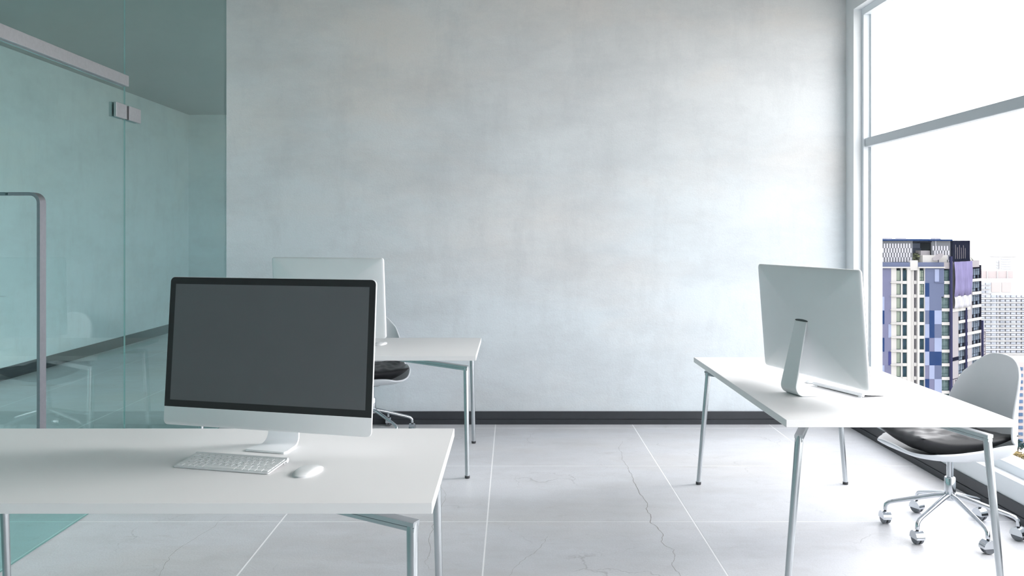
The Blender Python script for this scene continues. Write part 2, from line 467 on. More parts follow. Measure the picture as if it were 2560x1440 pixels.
# ================================================================== DESKS
ZT = 0.70
DL, DW = 1.63, 0.85
def make_desk():
    t = empty('office_desk')
    box('tabletop', (-DL / 2, -DW / 2, ZT - 0.028), (DL / 2, DW / 2, ZT), 'desk', t, 0.002)
    zb = 0.62
    for sx in (-1, 1):
        for sy in (-1, 1):
            bx, by = sx * (DL / 2 - 0.060), sy * (DW / 2 - 0.068)
            fx, fy = sx * (DL / 2 - 0.050), sy * (DW / 2 - 0.016)
            lg = tube('leg', [(bx, by, zb + 0.012), (bx, by, zb - 0.004), (fx, fy, 0.008)], [0.0135, 0.0155, 0.0122], 'legmetal', t, 20)
            tube('foot_cap', [(fx, fy, 0.0), (fx, fy, 0.003), (fx, fy, 0.014)], [0.0135, 0.0145, 0.0145], 'rubber', lg, 20)
            # arm from the leg's knee up to the middle of the underside
            p0 = Vector((bx, by, zb)); p1 = Vector((sx * 0.05, sy * 0.023, ZT - 0.028 - 0.006))
            d = p1 - p0; ln = d.length; d.normalize()
            w = d.cross(Vector((0, 0, 1))).normalized(); u = w.cross(d).normalized()
            mt = Matrix((( d.x, w.x, u.x, p0.x), (d.y, w.y, u.y, p0.y), (d.z, w.z, u.z, p0.z), (0, 0, 0, 1)))
            bm = bmesh.new()
            prof = [(-0.011, -0.014), (0.011, -0.014), (0.013, -0.012), (0.013, -0.003), (0.011, -0.002), (0.011, 0.0), (0.016, 0.001), (0.016, 0.012), (0.014, 0.014), (-0.014, 0.014), (-0.016, 0.012), (-0.016, 0.001), (-0.011, 0.0), (-0.011, -0.002), (-0.013, -0.003), (-0.013, -0.012)]
            ra = [bm.verts.new(mt @ Vector((-0.013, a, c))) for a, c in prof]
            rb = [bm.verts.new(mt @ Vector((ln, a, c))) for a, c in prof]
            n = len(prof)
            for k in range(n): bm.faces.new((ra[k], ra[(k + 1) % n], rb[(k + 1) % n], rb[k]))
            bm.faces.new(ra); bm.faces.new(rb[::-1])
            from_bm('support_arm', bm, 'legmetal', t)
    box('hub_plate', (-0.09, -0.06, ZT - 0.034), (0.09, 0.06, ZT - 0.028), 'legmetal', t)
    return t
desk0 = make_desk()
desk0.location = (-1.02, 2.636, 0)
tag(desk0, 'white desk nearest the viewer carrying the dark-screened monitor', 'desk', 'white office desks')
d = copy_tree(desk0); d.location = (-1.02, 5.31, 0); d.rotation_euler.z = R(180)
tag(d, 'white desk farther back by the plaster wall, half hidden behind the near monitor', 'desk', 'white office desks')
d = copy_tree(desk0); d.location = (1.447, 4.015, 0); d.rotation_euler.z = R(90)
tag(d, 'white desk standing end-on in front of the window', 'desk', 'white office desks')

# ================================================================== MONITORS
MW, MH, MG = 0.735, 0.4815, 0.072
def rrect(w, z0, z1, r, n=6, bottom_r=None):
    pts = []
    rb = r if bottom_r is None else bottom_r
    for cx, cz, a0, rr in ((w / 2 - r, z1 - r, 0, r), (-w / 2 + r, z1 - r, 90, r), (-w / 2 + rb, z0 + rb, 180, rb), (w / 2 - rb, z0 + rb, 270, rb)):
        if rr <= 0:
            pts.append((cx, cz)); continue
        for k in range(n + 1):
            a = R(a0 + 90 * k / n); pts.append((cx + rr * math.cos(a), cz + rr * math.sin(a)))
    return pts
def make_monitor():
    t = empty('desktop_monitor')
    tl = R(4.75); ct, st = math.cos(tl), math.sin(tl)
    def P(x, y, z): return (x, y * ct + z * st, MG + z * ct - y * st)
    out = rrect(MW, 0, MH, 0.016)
    n = len(out); cz = MH / 2
    rings = [(0.994, -0.0005), (1.0, 0.001), (1.0, 0.006), (0.996, 0.009), (0.985, 0.012), (0.96, 0.0145), (0.9, 0.019), (0.8, 0.025), (0.65, 0.032), (0.45, 0.038), (0.2, 0.0415), (0.05, 0.042)]
    v, f = [], []
    for s, y in rings:
        v += [P(x * s, y, cz + (z - cz) * s) for x, z in out]
    for i in range(len(rings) - 1):
        for k in range(n): f.append((i * n + k, i * n + (k + 1) % n, (i + 1) * n + (k + 1) % n, (i + 1) * n + k))
    f.append(tuple(range(n))); f.append(tuple(range((len(rings) - 1) * n, len(rings) * n)))
    housing = mesh_obj('housing', v, f, 'alu', t, True, 50)
    def plate(name, pts, y0, y1, mat, par):
        m = len(pts)
        vv = [P(x, y0, z) for x, z in pts] + [P(x, y1, z) for x, z in pts]
        ff = [tuple(range(m)), tuple(range(m, 2 * m))[::-1]] + [(k, (k + 1) % m, m + (k + 1) % m, m + k) for k in range(m)]
        return mesh_obj(name, vv, ff, mat, par)
    chin = 0.122 * MH
    gl = plate('screen_bezel', rrect(MW - 0.003, chin, MH - 0.0015, 0.015, 6, 0.0), 0.001, -0.0012, 'bezel', t)
    plate('display', rrect(MW - 0.044, chin + 0.022, MH - 0.0235, 0.0, 1, 0.0), 0.0005, -0.0018, 'display', gl)
    # stand: tongue-shaped foot bending up into a leaning neck
    prof = []
    for k in range(6): prof.append((0.005 + 0.084 * k / 5, 0.0035, 0.0745 - 0.013 * k / 5, 0.0032))
    for k in range(1, 9):
        a = R(-90 + 101 * k / 8)
        prof.append((0.089 + 0.036 * math.cos(a), 0.0395 + 0.036 * math.sin(a), 0.0615 - 0.006 * k / 8, 0.0034))
    x1, z1 = prof[-1][0], prof[-1][1]
    for k in range(1, 9):
        prof.append((x1 + (0.064 - x1) * k / 8, z1 + (0.315 - z1) * k / 8, 0.0555 - 0.0135 * k / 8, 0.0036))
    v, f = [], []
    m = len(prof)
    for i, (y, z, hw, th) in enumerate(prof):
        ya, za = prof[max(i - 1, 0)][:2]; yb, zb = prof[min(i + 1, m - 1)][:2]
        dd = Vector((yb - ya, zb - za)).normalized(); nn = Vector((-dd.y, dd.x))
        cut = 0.006 if i == 0 else 0
        v += [(-hw + cut, y + nn.x * th, z + nn.y * th), (hw - cut, y + nn.x * th, z + nn.y * th), (hw - cut, y - nn.x * th, z - nn.y * th), (-hw + cut, y - nn.x * th, z - nn.y * th)]
        if i:
            for k in range(4): f.append((4 * i - 4 + k, 4 * i - 4 + (k + 1) % 4, 4 * i + (k + 1) % 4, 4 * i + k))
    f += [(0, 1, 2, 3), (4 * m - 4, 4 * m - 3, 4 * m - 2, 4 * m - 1)]
    so = mesh_obj('stand', v, f, 'alu', t, True, 40)
    bv = so.modifiers.new('soft_edges', 'BEVEL'); bv.width = 0.0018; bv.segments = 2; bv.limit_method = 'ANGLE'; bv.angle_limit = R(50)
    # recess where the neck enters the back
    zc = (0.322 - MG) / ct
    pts = [(0.046 * math.cos(2 * math.pi * k / 24), zc + 0.006 * math.sin(2 * math.pi * k / 24)) for k in range(24)]
    plate('stand_slot', pts, 0.040, 0.0428, 'slot', t)
    return t
mon0 = make_monitor()
mon0.location = (-0.785, 2.714, ZT); mon0.rotation_euler.z = R(-14.8)
tag(mon0, 'all-in-one computer with dark blank screen and silver chin facing the viewer', 'monitor', 'all-in-one computers')
m2 = copy_tree(mon0); m2.location = (-1.10, 5.20, ZT); m2.rotation_euler.z = R(165.3)
tag(m2, 'silver back of the computer rising behind the dark screen, on the far desk', 'monitor', 'all-in-one computers')
m3 = copy_tree(mon0); m3.location = (1.314, 3.737, ZT); m3.rotation_euler.z = R(105.8)
tag(m3, 'computer seen from behind with its stand, on the desk by the window', 'monitor', 'all-in-one computers')

# ================================================================== KEYBOARDS AND MICE
KW, KD = 0.314, 0.125
TILT = math.atan2(0.0125, KD)
def keymesh(w, d):
    bm = bmesh.new()
    r = 0.0012
    add_box(bm, (-w / 2, -d / 2, 0), (w / 2, d / 2, 0.0022))
    ed = [e for e in bm.edges if e.calc_length() < 0.003 or all(v.co.z > 0.001 for v in e.verts)]
    bmesh.ops.bevel(bm, geom=ed, offset=0.0006, segments=1, affect='EDGES')
    me = bpy.data.meshes.new('key'); bmesh.ops.recalc_face_normals(bm, faces=bm.faces[:]); bm.to_mesh(me); bm.free()
    me.materials.append(M['key']); return me
glyphs = {}
def glyph(s, size):
    if (s, size) not in glyphs:
        cu = bpy.data.curves.new('legend', 'FONT'); cu.body = s; cu.size = size
        cu.align_x = 'CENTER'; cu.align_y = 'CENTER'; cu.resolution_u = 2; cu.offset = 0.0001
        tmp = bpy.data.objects.new('tmp', cu); COL.objects.link(tmp)
        dg = bpy.context.evaluated_depsgraph_get()
        me = bpy.data.meshes.new_from_object(tmp.evaluated_get(dg))
        me.name = 'legend'; me.materials.clear(); me.materials.append(M['ink'])
        bpy.data.objects.remove(tmp); bpy.data.curves.remove(cu)
        glyphs[(s, size)] = me
    return glyphs[(s, size)]
U = (KW - 0.010) / 14.5
kcache = {}
def make_keyboard(legends):
    t = empty('computer_keyboard')
    cs, sn = math.cos(TILT), math.sin(TILT)
    def P(x, y, z): return (x, y * cs - z * sn, 0.0045 + (y + KD / 2) * sn + z * cs)
    bm = bmesh.new()
    pts = rrect(KW, -KD / 2, KD / 2, 0.006, 4)
    lo = [bm.verts.new(P(x, y, -0.0035)) for x, y in pts]; hi = [bm.verts.new(P(x, y, 0.0)) for x, y in pts]
    n = len(pts)
    bm.faces.new(lo[::-1]); bm.faces.new(hi)
    for k in range(n): bm.faces.new((lo[k], lo[(k + 1) % n], hi[(k + 1) % n], hi[k]))
    from_bm('body', bm, 'kbody', t, True, 30)
    yb = KD / 2 - 0.009
    c = Vector(P(0, yb, -0.0045))
    tube('battery_tube', [(-KW / 2 + 0.001, c.y, c.z), (-KW / 2 + 0.002, c.y, c.z), (KW / 2 - 0.002, c.y, c.z), (KW / 2 - 0.001, c.y, c.z)], [0.0065, 0.0078, 0.0078, 0.0065], 'kbody', t, 18)
    for s in (-1, 1):
        box('foot', (s * (KW / 2 - 0.02) - 0.008, c.y - 0.003, 0.0), (s * (KW / 2 - 0.02) + 0.008, c.y + 0.003, c.z - 0.004), 'key', t)
    rows = [
        (0.55, [(1.0357, s) for s in ['esc'] + ['F%d' % i for i in range(1, 13)] + ['']]),
        (1, [(1, s) for s in '`1234567890-='] + [(1.5, 'delete')]),
        (1, [(1.5, 'tab')] + [(1, s) for s in 'QWERTYUIOP[]\\']),
        (1, [(1.75, 'caps')] + [(1, s) for s in "ASDFGHJKL;'"] + [(1.75, 'return')]),
        (1, [(2.25, 'shift')] + [(1, s) for s in 'ZXCVBNM,./'] + [(2.25, 'shift')]),
        (1.05, [(1, 'fn'), (1, 'ctrl'), (1, 'alt'), (1.25, 'cmd'), (5, ''), (1.25, 'cmd'), (1, 'alt'), (1, ''), (1, ''), (1, '')]),
    ]
    total = sum(r[0] for r in rows)
    V = (KD - 0.012) / total
    y = KD / 2 - 0.0055
    for hgt, keys in rows:
        x = -KW / 2 + 0.005
        d = hgt * V
        for w, s in keys:
            ww = w * U
            kk = (round(ww, 5), round(d, 5))
            if kk not in kcache: kcache[kk] = keymesh(ww - 0.0026, d - 0.0026)
            o = bpy.data.objects.new('key', kcache[kk])
            o.location = P(x + ww / 2, y - d / 2, -0.0002); o.rotation_euler.x = TILT
            link(o, t)
            if legends and s:
                size = 0.0072 if len(s) == 1 else 0.0036
                g = bpy.data.objects.new('legend', glyph(s, size))
                g.location = (0, 0, 0.0023)
                link(g, o)
            x += ww
        y -= d
    return t
kb = make_keyboard(True)
kb.location = (-0.8385, 2.570, ZT); kb.rotation_euler.z = R(-14)
tag(kb, 'slim white keyboard on the nearest desk below the dark screen', 'keyboard', 'slim keyboards')
kb2 = make_keyboard(False)
kb2.location = (1.482, 3.794, ZT); kb2.rotation_euler.z = R(110)
tag(kb2, 'slim white keyboard beside the stand foot on the window desk', 'keyboard', 'slim keyboards')

def make_mouse():
    t = empty('computer_mouse')
    nx, ny = 20, 28
    L, W, Hh = 0.124, 0.066, 0.0165
    top, low = [], []
    def outline(a, b):
        x = a * math.sqrt(1 - b * b * 0.42); y = b * math.sqrt(1 - a * a * 0.42)
        r = 0.985
        return x * r, y * r
    v, f = [], []
    def idx(i, j): return i * (ny + 1) + j
    for i in range(nx + 1):
        for j in range(ny + 1):
            a, b_ = -1 + 2 * i / nx, -1 + 2 * j / ny
            x, y = outline(a, b_)
            e = max(abs(a), abs(b_))
            arch = (1 - 0.8 * abs(b_ + 0.05) ** 2.2) * (1 - 0.35 * abs(a) ** 3)
            v.append((x * W / 2, y * L / 2, 0.004 + (Hh - 0.004) * max(0, arch) * (1 - e ** 10 * 0.75)))
    n0 = len(v)
    for i in range(nx):
        for j in range(ny): f.append((idx(i, j), idx(i + 1, j), idx(i + 1, j + 1), idx(i, j + 1)))
    rim = [idx(i, 0) for i in range(nx)] + [idx(nx, j) for j in range(ny)] + [idx(i, ny) for i in range(nx, 0, -1)] + [idx(0, j) for j in range(ny, 0, -1)]
    b0 = len(v)
    for k in rim: v.append((v[k][0] * 0.99, v[k][1] * 0.99, 0.0032))
    for k in range(len(rim)): f.append((rim[k], rim[(k + 1) % len(rim)], b0 + (k + 1) % len(rim), b0 + k))
    f.append(tuple(range(b0, b0 + len(rim))))
    mesh_obj('cover', v, f, 'mouse', t, True, 60)
    v2 = [(v[k][0] * 0.93, v[k][1] * 0.95, z) for z in (0.0, 0.0034) for k in rim]
    m = len(rim)
    f2 = [tuple(range(m)), tuple(range(m, 2 * m))] + [(k, (k + 1) % m, m + (k + 1) % m, m + k) for k in range(m)]
    mesh_obj('base', v2, f2, 'kbody', t)
    return t
ms = make_mouse(); ms.location = (-0.593, 2.497, ZT); ms.rotation_euler.z = R(-16)
tag(ms, 'white mouse beside the keyboard on the nearest desk', 'mouse', 'white mice')
mm = copy_tree(ms); mm.location = (-0.823, 5.387, ZT); mm.rotation_euler.z = R(165)
tag(mm, 'white mouse on the far desk just right of the dark screen', 'mouse', 'white mice')
mm = copy_tree(ms); mm.location = (1.425, 4.004, ZT); mm.rotation_euler.z = R(108)
tag(mm, 'white mouse behind the keyboard on the window desk', 'mouse', 'white mice')

# ================================================================== CHAIRS
SEAT_PROF = [(0.318, 0.432), (0.29, 0.408), (0.23, 0.384), (0.12, 0.366), (0.0, 0.360), (-0.10, 0.361), (-0.178, 0.380), (-0.223, 0.43), (-0.238, 0.52), (-0.244, 0.62), (-0.254, 0.725), (-0.268, 0.828)]
def prof_at(s):
    ln = [0]
    for a, b_ in zip(SEAT_PROF, SEAT_PROF[1:]): ln.append(ln[-1] + math.dist(a, b_))
    t = max(0, min(1, s)) * ln[-1]
    n = len(SEAT_PROF)
    for i in range(n - 1):
        if t <= ln[i + 1] + 1e-9:
            u = (t - ln[i]) / (ln[i + 1] - ln[i])
            p0 = Vector(SEAT_PROF[max(i - 1, 0)]); p1 = Vector(SEAT_PROF[i]); p2 = Vector(SEAT_PROF[i + 1]); p3 = Vector(SEAT_PROF[min(i + 2, n - 1)])
            q = 0.5 * ((2 * p1) + (-p0 + p2) * u + (2 * p0 - 5 * p1 + 4 * p2 - p3) * u * u + (-p0 + 3 * p1 - 3 * p2 + p3) * u ** 3)
            return q
    return Vector(SEAT_PROF[-1])
def shell_point(a, b_):
    k = 0.80
    x = a * (1 - k + k * math.sqrt(1 - b_ * b_ / 2)); y = b_ * (1 - k + k * math.sqrt(1 - a * a / 2))
    s = (y + 1) / 2
    p = prof_at(s); q = prof_at(min(1, s + 0.01)); q0 = prof_at(max(0, s - 0.01))
    d = (q - q0).normalized(); nrm = Vector((d.y, -d.x))
    if nrm.y < 0 and s < 0.4: nrm = -nrm
    if nrm.x < 0 and s >= 0.4: nrm = -nrm
    seat = max(0, min(1, (0.62 - s) / 0.3))
    hw = 0.275 * seat + 0.248 * (1 - seat)
    lift = (0.098 * seat + 0.135 * (1 - seat)) * abs(x) ** 3.8 * (1 - 0.28 * math.exp(-((s - 0.55) / 0.11) ** 2))
    p = p + nrm * lift
    return Vector((p.x, x * hw, p.y))           # local +X is where the sitter looks
def make_chair():
    t = empty('swivel_chair')
    N = 36
    v = [shell_point(-1 + 2 * i / N, -1 + 2 * j / N) for i in range(N + 1) for j in range(N + 1)]
    f = [(i * (N + 1) + j, (i + 1) * (N + 1) + j, (i + 1) * (N + 1) + j + 1, i * (N + 1) + j + 1) for i in range(N) for j in range(N)]
    sh = mesh_obj('seat_shell', v, f, 'shell', t, True)
    so = sh.modifiers.new('thickness', 'SOLIDIFY'); so.thickness = 0.011; so.offset = 0
    bv = sh.modifiers.new('rounded_rim', 'BEVEL'); bv.width = 0.004; bv.segments = 3; bv.limit_method = 'ANGLE'; bv.angle_limit = R(55)
    tube('seat_plate', [(0, 0, 0.338), (0, 0, 0.346), (0, 0, 0.356)], [0.05, 0.07, 0.075], 'chrome', t, 24)
    col = tube('gas_lift', [(0, 0, 0.24), (0, 0, 0.345)], 0.0150, 'chrome', t, 20)
    tube('collar', [(0, 0, 0.150), (0, 0, 0.153), (0, 0, 0.252), (0, 0, 0.256)], [0.0225, 0.0245, 0.0245, 0.022], 'chrome', t, 24)
    return t
def add_base(t, ang):
    """six-armed swivel base on casters; ang in the chair's own frame"""
    first = None
    for k in range(6):
        a = R(ang + 60 * k)
        if first is None:
            bm = bmesh.new()
            pts = [(0.015, 0, 0.172), (0.06, 0, 0.164), (0.15, 0, 0.138), (0.24, 0, 0.112), (0.262, 0, 0.104), (0.275, 0, 0.092), (0.278, 0, 0.075), (0.278, 0, 0.066)]
            add_tube(bm, pts, [0.0115, 0.0115, 0.0105, 0.0095, 0.0095, 0.0095, 0.0095, 0.0095], 14)
            arm = from_bm('base_arm', bm, 'chrome', t, True, 60)
            ca = empty('caster', (0.278, 0, 0), 0, None)
            bpy.data.objects.remove(ca)
            # caster: stem, two wheels, half-round hood
            bm = bmesh.new()
            for s in (-1, 1):
                y0, y1 = s * 0.0045, s * 0.0165
                add_tube(bm, [(0, y0, 0.030), (0, (y0 + y1) / 2, 0.030), (0, y1, 0.030)], [0.0285, 0.030, 0.0275], 24)
            ca = from_bm('caster', bm, 'wheel', t, True, 40)
            bm = bmesh.new()
            r = 0.0315; yy = 0.0195
            arcs = [(r * math.cos(R(-8 + 196 * q / 20)), 0.030 + r * math.sin(R(-8 + 196 * q / 20))) for q in range(21)]
            A = [bm.verts.new((x, -yy, z)) for x, z in arcs]; B = [bm.verts.new((x, yy, z)) for x, z in arcs]
            for q in range(20): bm.faces.new((A[q], A[q + 1], B[q + 1], B[q]))
            bm.faces.new(A[::-1]); bm.faces.new(B)
            hood = from_bm('hood', bm, 'chrome', ca, True, 40)
            stem = tube('stem', [(0, 0, 0.058), (0, 0, 0.068)], 0.006, 'rubber', ca, 12)
            first = (arm, ca, hood, stem)
            A_, C_ = arm, ca
        else:
            A_ = first[0].copy(); COL.objects.link(A_); A_.parent = t
            C_ = first[1].copy(); COL.objects.link(C_); C_.parent = t
            for s_ in first[2:]:
                q_ = s_.copy(); COL.objects.link(q_); q_.parent = C_
        A_.rotation_euler.z = a
        C_.location = (0.278 * math.cos(a), 0.278 * math.sin(a), 0)
        C_.rotation_euler.z = a + R([70, 20, 115, 60, 95, 140][k])
def make_cushion():
    N = 40
    v, f = [], []
    S = 0.205
    rng = random.Random(3)
    wr = [(rng.uniform(0, math.pi), rng.uniform(9, 22), rng.uniform(0, 6), rng.uniform(.0012, .003)) for _ in range(7)]
    for side in (1, -1):
        for i in range(N + 1):
            for j in range(N + 1):
                a, b_ = -1 + 2 * i / N, -1 + 2 * j / N
                x = a * (1 - 0.10 * (1 - b_ * b_)) * 1.08; y = b_ * (1 - 0.10 * (1 - a * a)) * 1.08
                puff = max(0, (1 - abs(a) ** 2.2) * (1 - abs(b_) ** 2.2)) ** 0.55
                z = side * 0.058 * puff
                if side > 0 or True:
                    w = 0
                    for th, fr, ph, am in wr:
                        w += am * math.sin(fr * (a * math.cos(th) + b_ * math.sin(th)) + ph)
                    # creases running in from the corners
                    ang = math.atan2(abs(b_), abs(a))
                    rr = math.hypot(a, b_)
                    w += 0.006 * math.cos(14 * (ang - math.pi / 4)) * max(0, rr - 0.45) * (1.4 - rr)
                    z += w * puff * side * (1 if side > 0 else 0.3)
                sag = 0.030 * (x * x) ** 1.0 + 0.028 * (y * y)
                v.append((x * S * 1.08 + 0.045, y * S * 1.0, 0.430 + z + sag))
    n1 = (N + 1) ** 2
    for i in range(N):
        for j in range(N):
            q = (i * (N + 1) + j, (i + 1) * (N + 1) + j, (i + 1) * (N + 1) + j + 1, i * (N + 1) + j + 1)
            f.append(q); f.append(tuple(n1 + k for k in q[::-1]))
    bm = bmesh.new()
    vs = [bm.verts.new(c) for c in v]
    for q in f: bm.faces.new([vs[k] for k in q])
    bmesh.ops.remove_doubles(bm, verts=bm.verts[:], dist=1e-5)
    # keep the underside on the seat
    for w in bm.verts:
        pass
    return from_bm('seat_cushion', bm, 'leather', None, True)
chair = make_chair()
chair.location = (2.05, 4.02, 0); chair.rotation_euler.z = R(188)
chair2 = copy_tree(chair); chair2.location = (-0.97, 5.97, 0); chair2.rotation_euler.z = R(285)
add_base(chair, 35 - 188)
add_base(chair2, 15 - 285)
tag(chair, 'white shell swivel chair on six casters beside the window', 'chair', 'white swivel chairs')
tag(chair2, 'white shell swivel chair behind the far desk against the plaster wall', 'chair', 'white swivel chairs')
cu = make_cushion(); cu.location = (2.05, 4.02, 0); cu.rotation_euler.z = R(188)
tag(cu, 'black satin cushion on the chair by the window', 'cushion', 'black cushions')
cu2 = cu.copy(); COL.objects.link(cu2); cu2.location = (-0.97, 5.97, 0); cu2.rotation_euler.z = R(285)
tag(cu2, 'black satin cushion on the chair behind the far desk', 'cushion', 'black cushions')

# ================================================================== THE CITY OUTSIDE
def omat(key, name, rgb, rough=0.8, noise=0.03, nscale=0.4, k=0.35):
    m = pmat(name, rgb, rough, noise=noise, nscale=nscale, spec=0.0)
    c = tuple(v * k for v in lin(rgb)) + (1,)
    m.node_tree.nodes['Principled BSDF'].inputs['Base Color'].default_value = c
    for nd in m.node_tree.nodes:
        if nd.type == 'HUE_SAT': nd.inputs['Color'].default_value = c
    M[key] = m
omat('t_blue', 'tower_blue_grey', (122, 132, 166))
omat('t_mauve', 'tower_mauve', (140, 142, 176))
omat('t_light', 'tower_light_blue', (182, 194, 230))
omat('t_navy', 'tower_navy', (42, 72, 128), noise=0.05)
omat('t_indigo', 'tower_indigo', (80, 84, 150), noise=0.05)
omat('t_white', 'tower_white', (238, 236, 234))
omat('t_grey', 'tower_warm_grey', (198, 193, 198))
omat('t_scr', 'tower_screen_grey', (140, 143, 150))
omat('t_black', 'tower_black', (24, 24, 48), noise=0.1)
omat('t_post', 'tower_post', (62, 62, 104), noise=0.05)
omat('t_frame', 'tower_window_frame', (40, 80, 84), noise=0.05)
omat('t_pale', 'tower_pale_glass', (180, 193, 178), 0.3, 0.15, 0.3)
omat('t_teal', 'tower_teal_glass', (148, 170, 172), 0.3, 0.3, 0.8)
omat('t_slate', 'tower_slate_glass', (132, 146, 164), 0.3, 0.4, 0.8)
omat('t_dark', 'tower_dark_glass', (58, 84, 104), 0.3, 0.6, 0.7)
omat('t_void', 'tower_void', (26, 24, 40), noise=0.2)
omat('t_lilac', 'tower_lilac_cloth', (165, 158, 206), 0.9, 0.08, 0.5)
omat('t_sheet', 'tower_white_cloth', (236, 236, 246), 0.9, 0.03, 0.5)
omat('leaf_olive', 'foliage_olive', (142, 150, 112), 0.8, 0.4, 1.5)
omat('leaf_dark', 'foliage_dark', (62, 92, 88), 0.8, 0.4, 1.5)
omat('leaf_mauve', 'foliage_mauve', (130, 118, 148), 0.8, 0.4, 1.5)
omat('leaf_gold', 'foliage_gold', (190, 170, 120), 0.8, 0.4, 1.5)
omat('bark', 'bark_brown', (110, 96, 84), 0.9, 0.2, 3)
omat('b_white', 'block_white', (250, 250, 253), 0.8, 0.02, 0.05, 0.42)
omat('b_pink', 'block_pink', (240, 228, 228), 0.8, 0.03, 0.05, 0.38)
omat('b_win', 'block_window_hazed', (196, 202, 214), 0.5, 0.25, 0.15, 0.5)  # grey lightened so distance haze is painted into the far windows
omat('b_blue', 'block_pale_blue', (232, 238, 248), 0.8, 0.02, 0.05, 0.4)
omat('b_glass', 'block_blue_glass', (120, 150, 190), 0.4, 0.2, 0.3)
omat('ground', 'city_ground', (212, 210, 204), 0.9, 0.15, 0.05, 0.7)

ZG = -98.0
gr = box('ground', (-1400, -1400, ZG - 1), (1400, 1600, ZG), 'ground')
tag(gr, 'city ground far below the window', 'ground', kind='structure')

# --- patchwork tower, its street front parallel to the back wall, its side running away at 42 degrees
TY = 187.0
K = TY / 2147.0                                    # metres of facade per drawing unit (drawing taken off at this distance)
def fx(u): return (u - 1280) * K
def fz(v): return 1.393 - (v - 585) * K
tower = empty('apartment_tower', (fx(2374), TY, ZG))
tag(tower, 'patchwork blue and white apartment tower outside the window', 'building')
TINV = Matrix.Translation(tower.location).inverted()
def tc(o, par=None):
    if par is None:
        o.parent = tower; o.matrix_parent_inverse = TINV
    else:
        o.parent = par
    return o
def fbox(name, u0, u1, v0, v1, y0, y1, mat):
    return tc(box(name, (fx(u0), TY + y0, fz(v1)), (fx(u1), TY + y1, fz(v0)), mat))
VB = 585 + (1.393 - ZG) / K
U0 = 2130
NK = 16
pit = 34.3
def wt(k): return 675.5 + pit * k
def wb(k): return 702.5 + pit * k
vend = wb(NK - 1) + 8
# core behind the facade layer, and the plain lower storeys
tc(mesh_obj('core', *(lambda P: ([(x, y, z) for z in (ZG, fz(668)) for x, y in P], [tuple(range(len(P)))[::-1], tuple(range(len(P), 2 * len(P)))] + [(i, (i + 1) % len(P), len(P) + (i + 1) % len(P), len(P) + i) for i in range(len(P))]))([(fx(U0), TY + 0.7), (fx(2373), TY + 0.7), (fx(2373) + 14.6, TY + 0.7 + 13.2), (fx(2373) + 8, TY + 24), (fx(U0), TY + 24)]), 't_void'))
fbox('plain_front', U0, 2374, vend, VB, 0, 0.7, 't_white')
# vertical piers
for u0, u1, mt, y0 in ((2228, 2241, 't_white', 0.0), (2253, 2257, 't_white', 0.1), (2268, 2277, 't_white', 0.0), (2294, 2299, 't_white', 0.0), (2311, 2312.5, 't_white', 0.0)):
    fbox('pier', u0, u1, 668, vend, y0, 0.7, mt)
fbox('recessed_pier', 2277, 2287, 668, vend, 0.45, 0.7, 't_white')
# windows and spandrels
def win_mesh(name, w, h, bars, frame, glassm, parent_fn, loc, rz=0.0):
    key = (round(w, 2), round(h, 2), bars, frame, glassm)
    if key not in wcache:
        t = 0.10
        bm = bmesh.new()
        add_box(bm, (0, 0, 0), (t, 0.12, h)); add_box(bm, (w - t, 0, 0), (w, 0.12, h)); add_box(bm, (t, 0, 0), (w - t, 0.12, t)); add_box(bm, (t, 0, h - t), (w - t, 0.12, h))
        if bars >= 1: add_box(bm, (w * 0.52, 0.01, t), (w * 0.52 + 0.07, 0.11, h - t))
        if bars >= 2: add_box(bm, (t, 0.01, h * 0.3), (w - t, 0.11, h * 0.3 + 0.07)); add_box(bm, (w * 0.52, 0.01, h * 0.78), (w - t, 0.11, h * 0.78 + 0.07))
        if bars >= 3: add_box(bm, (w * 0.25, 0.01, t), (w * 0.25 + 0.09, 0.11, h - t)); add_box(bm, (w * 0.76, 0.01, t), (w * 0.76 + 0.09, 0.11, h - t))
        me = bpy.data.meshes.new('window'); bmesh.ops.recalc_face_normals(bm, faces=bm.faces[:]); bm.to_mesh(me); bm.free(); me.materials.append(M[frame])
        bm = bmesh.new(); add_box(bm, (0.05, 0.06, 0.05), (w - 0.05, 0.10, h - 0.05))
        mg = bpy.data.meshes.new('glazing'); bmesh.ops.recalc_face_normals(bm, faces=bm.faces[:]); bm.to_mesh(mg); bm.free(); mg.materials.append(M[glassm])
        wcache[key] = (me, mg)
    me, mg = wcache[key]
    o = bpy.data.objects.new(name, me); o.location = loc; o.rotation_euler.z = rz
    COL.objects.link(o); parent_fn(o)
    g = bpy.data.objects.new('glazing', mg); COL.objects.link(g); g.parent = o
    return o
wcache = {}
rngw = random.Random(5)
for k in range(NK):
    for u0, u1, bars, fr, gm in ((2241, 2253, 0, 't_frame', 't_pale'), (2257, 2268, 2, 't_frame', 't_dark'), (2299, 2311, 2, 't_frame', 't_pale' if k < 2 else 't_dark')):
        win_mesh('window', (u1 - u0) * K, 27 * K, bars, fr, gm, tc, (fx(u0), TY + 0.3, fz(wb(k))))
    win_mesh('window', 7 * K, 27 * K, 1, 't_grey', 't_void', tc, (fx(2287), TY + 0.45, fz(wb(k))))
    for u0, u1 in ((2241, 2253), (2257, 2268), (2299, 2311)):
        fbox('spandrel', u0, u1, wb(k), wt(k + 1), 0.05, 0.7, 't_white')
    fbox('spandrel', 2287, 2294, wb(k), wt(k + 1), 0.35, 0.7, 't_white')
    fbox('ledge', 2226, 2254, wb(k) + 2.2, wb(k) + 4.6, -0.45, 0.05, 't_white')
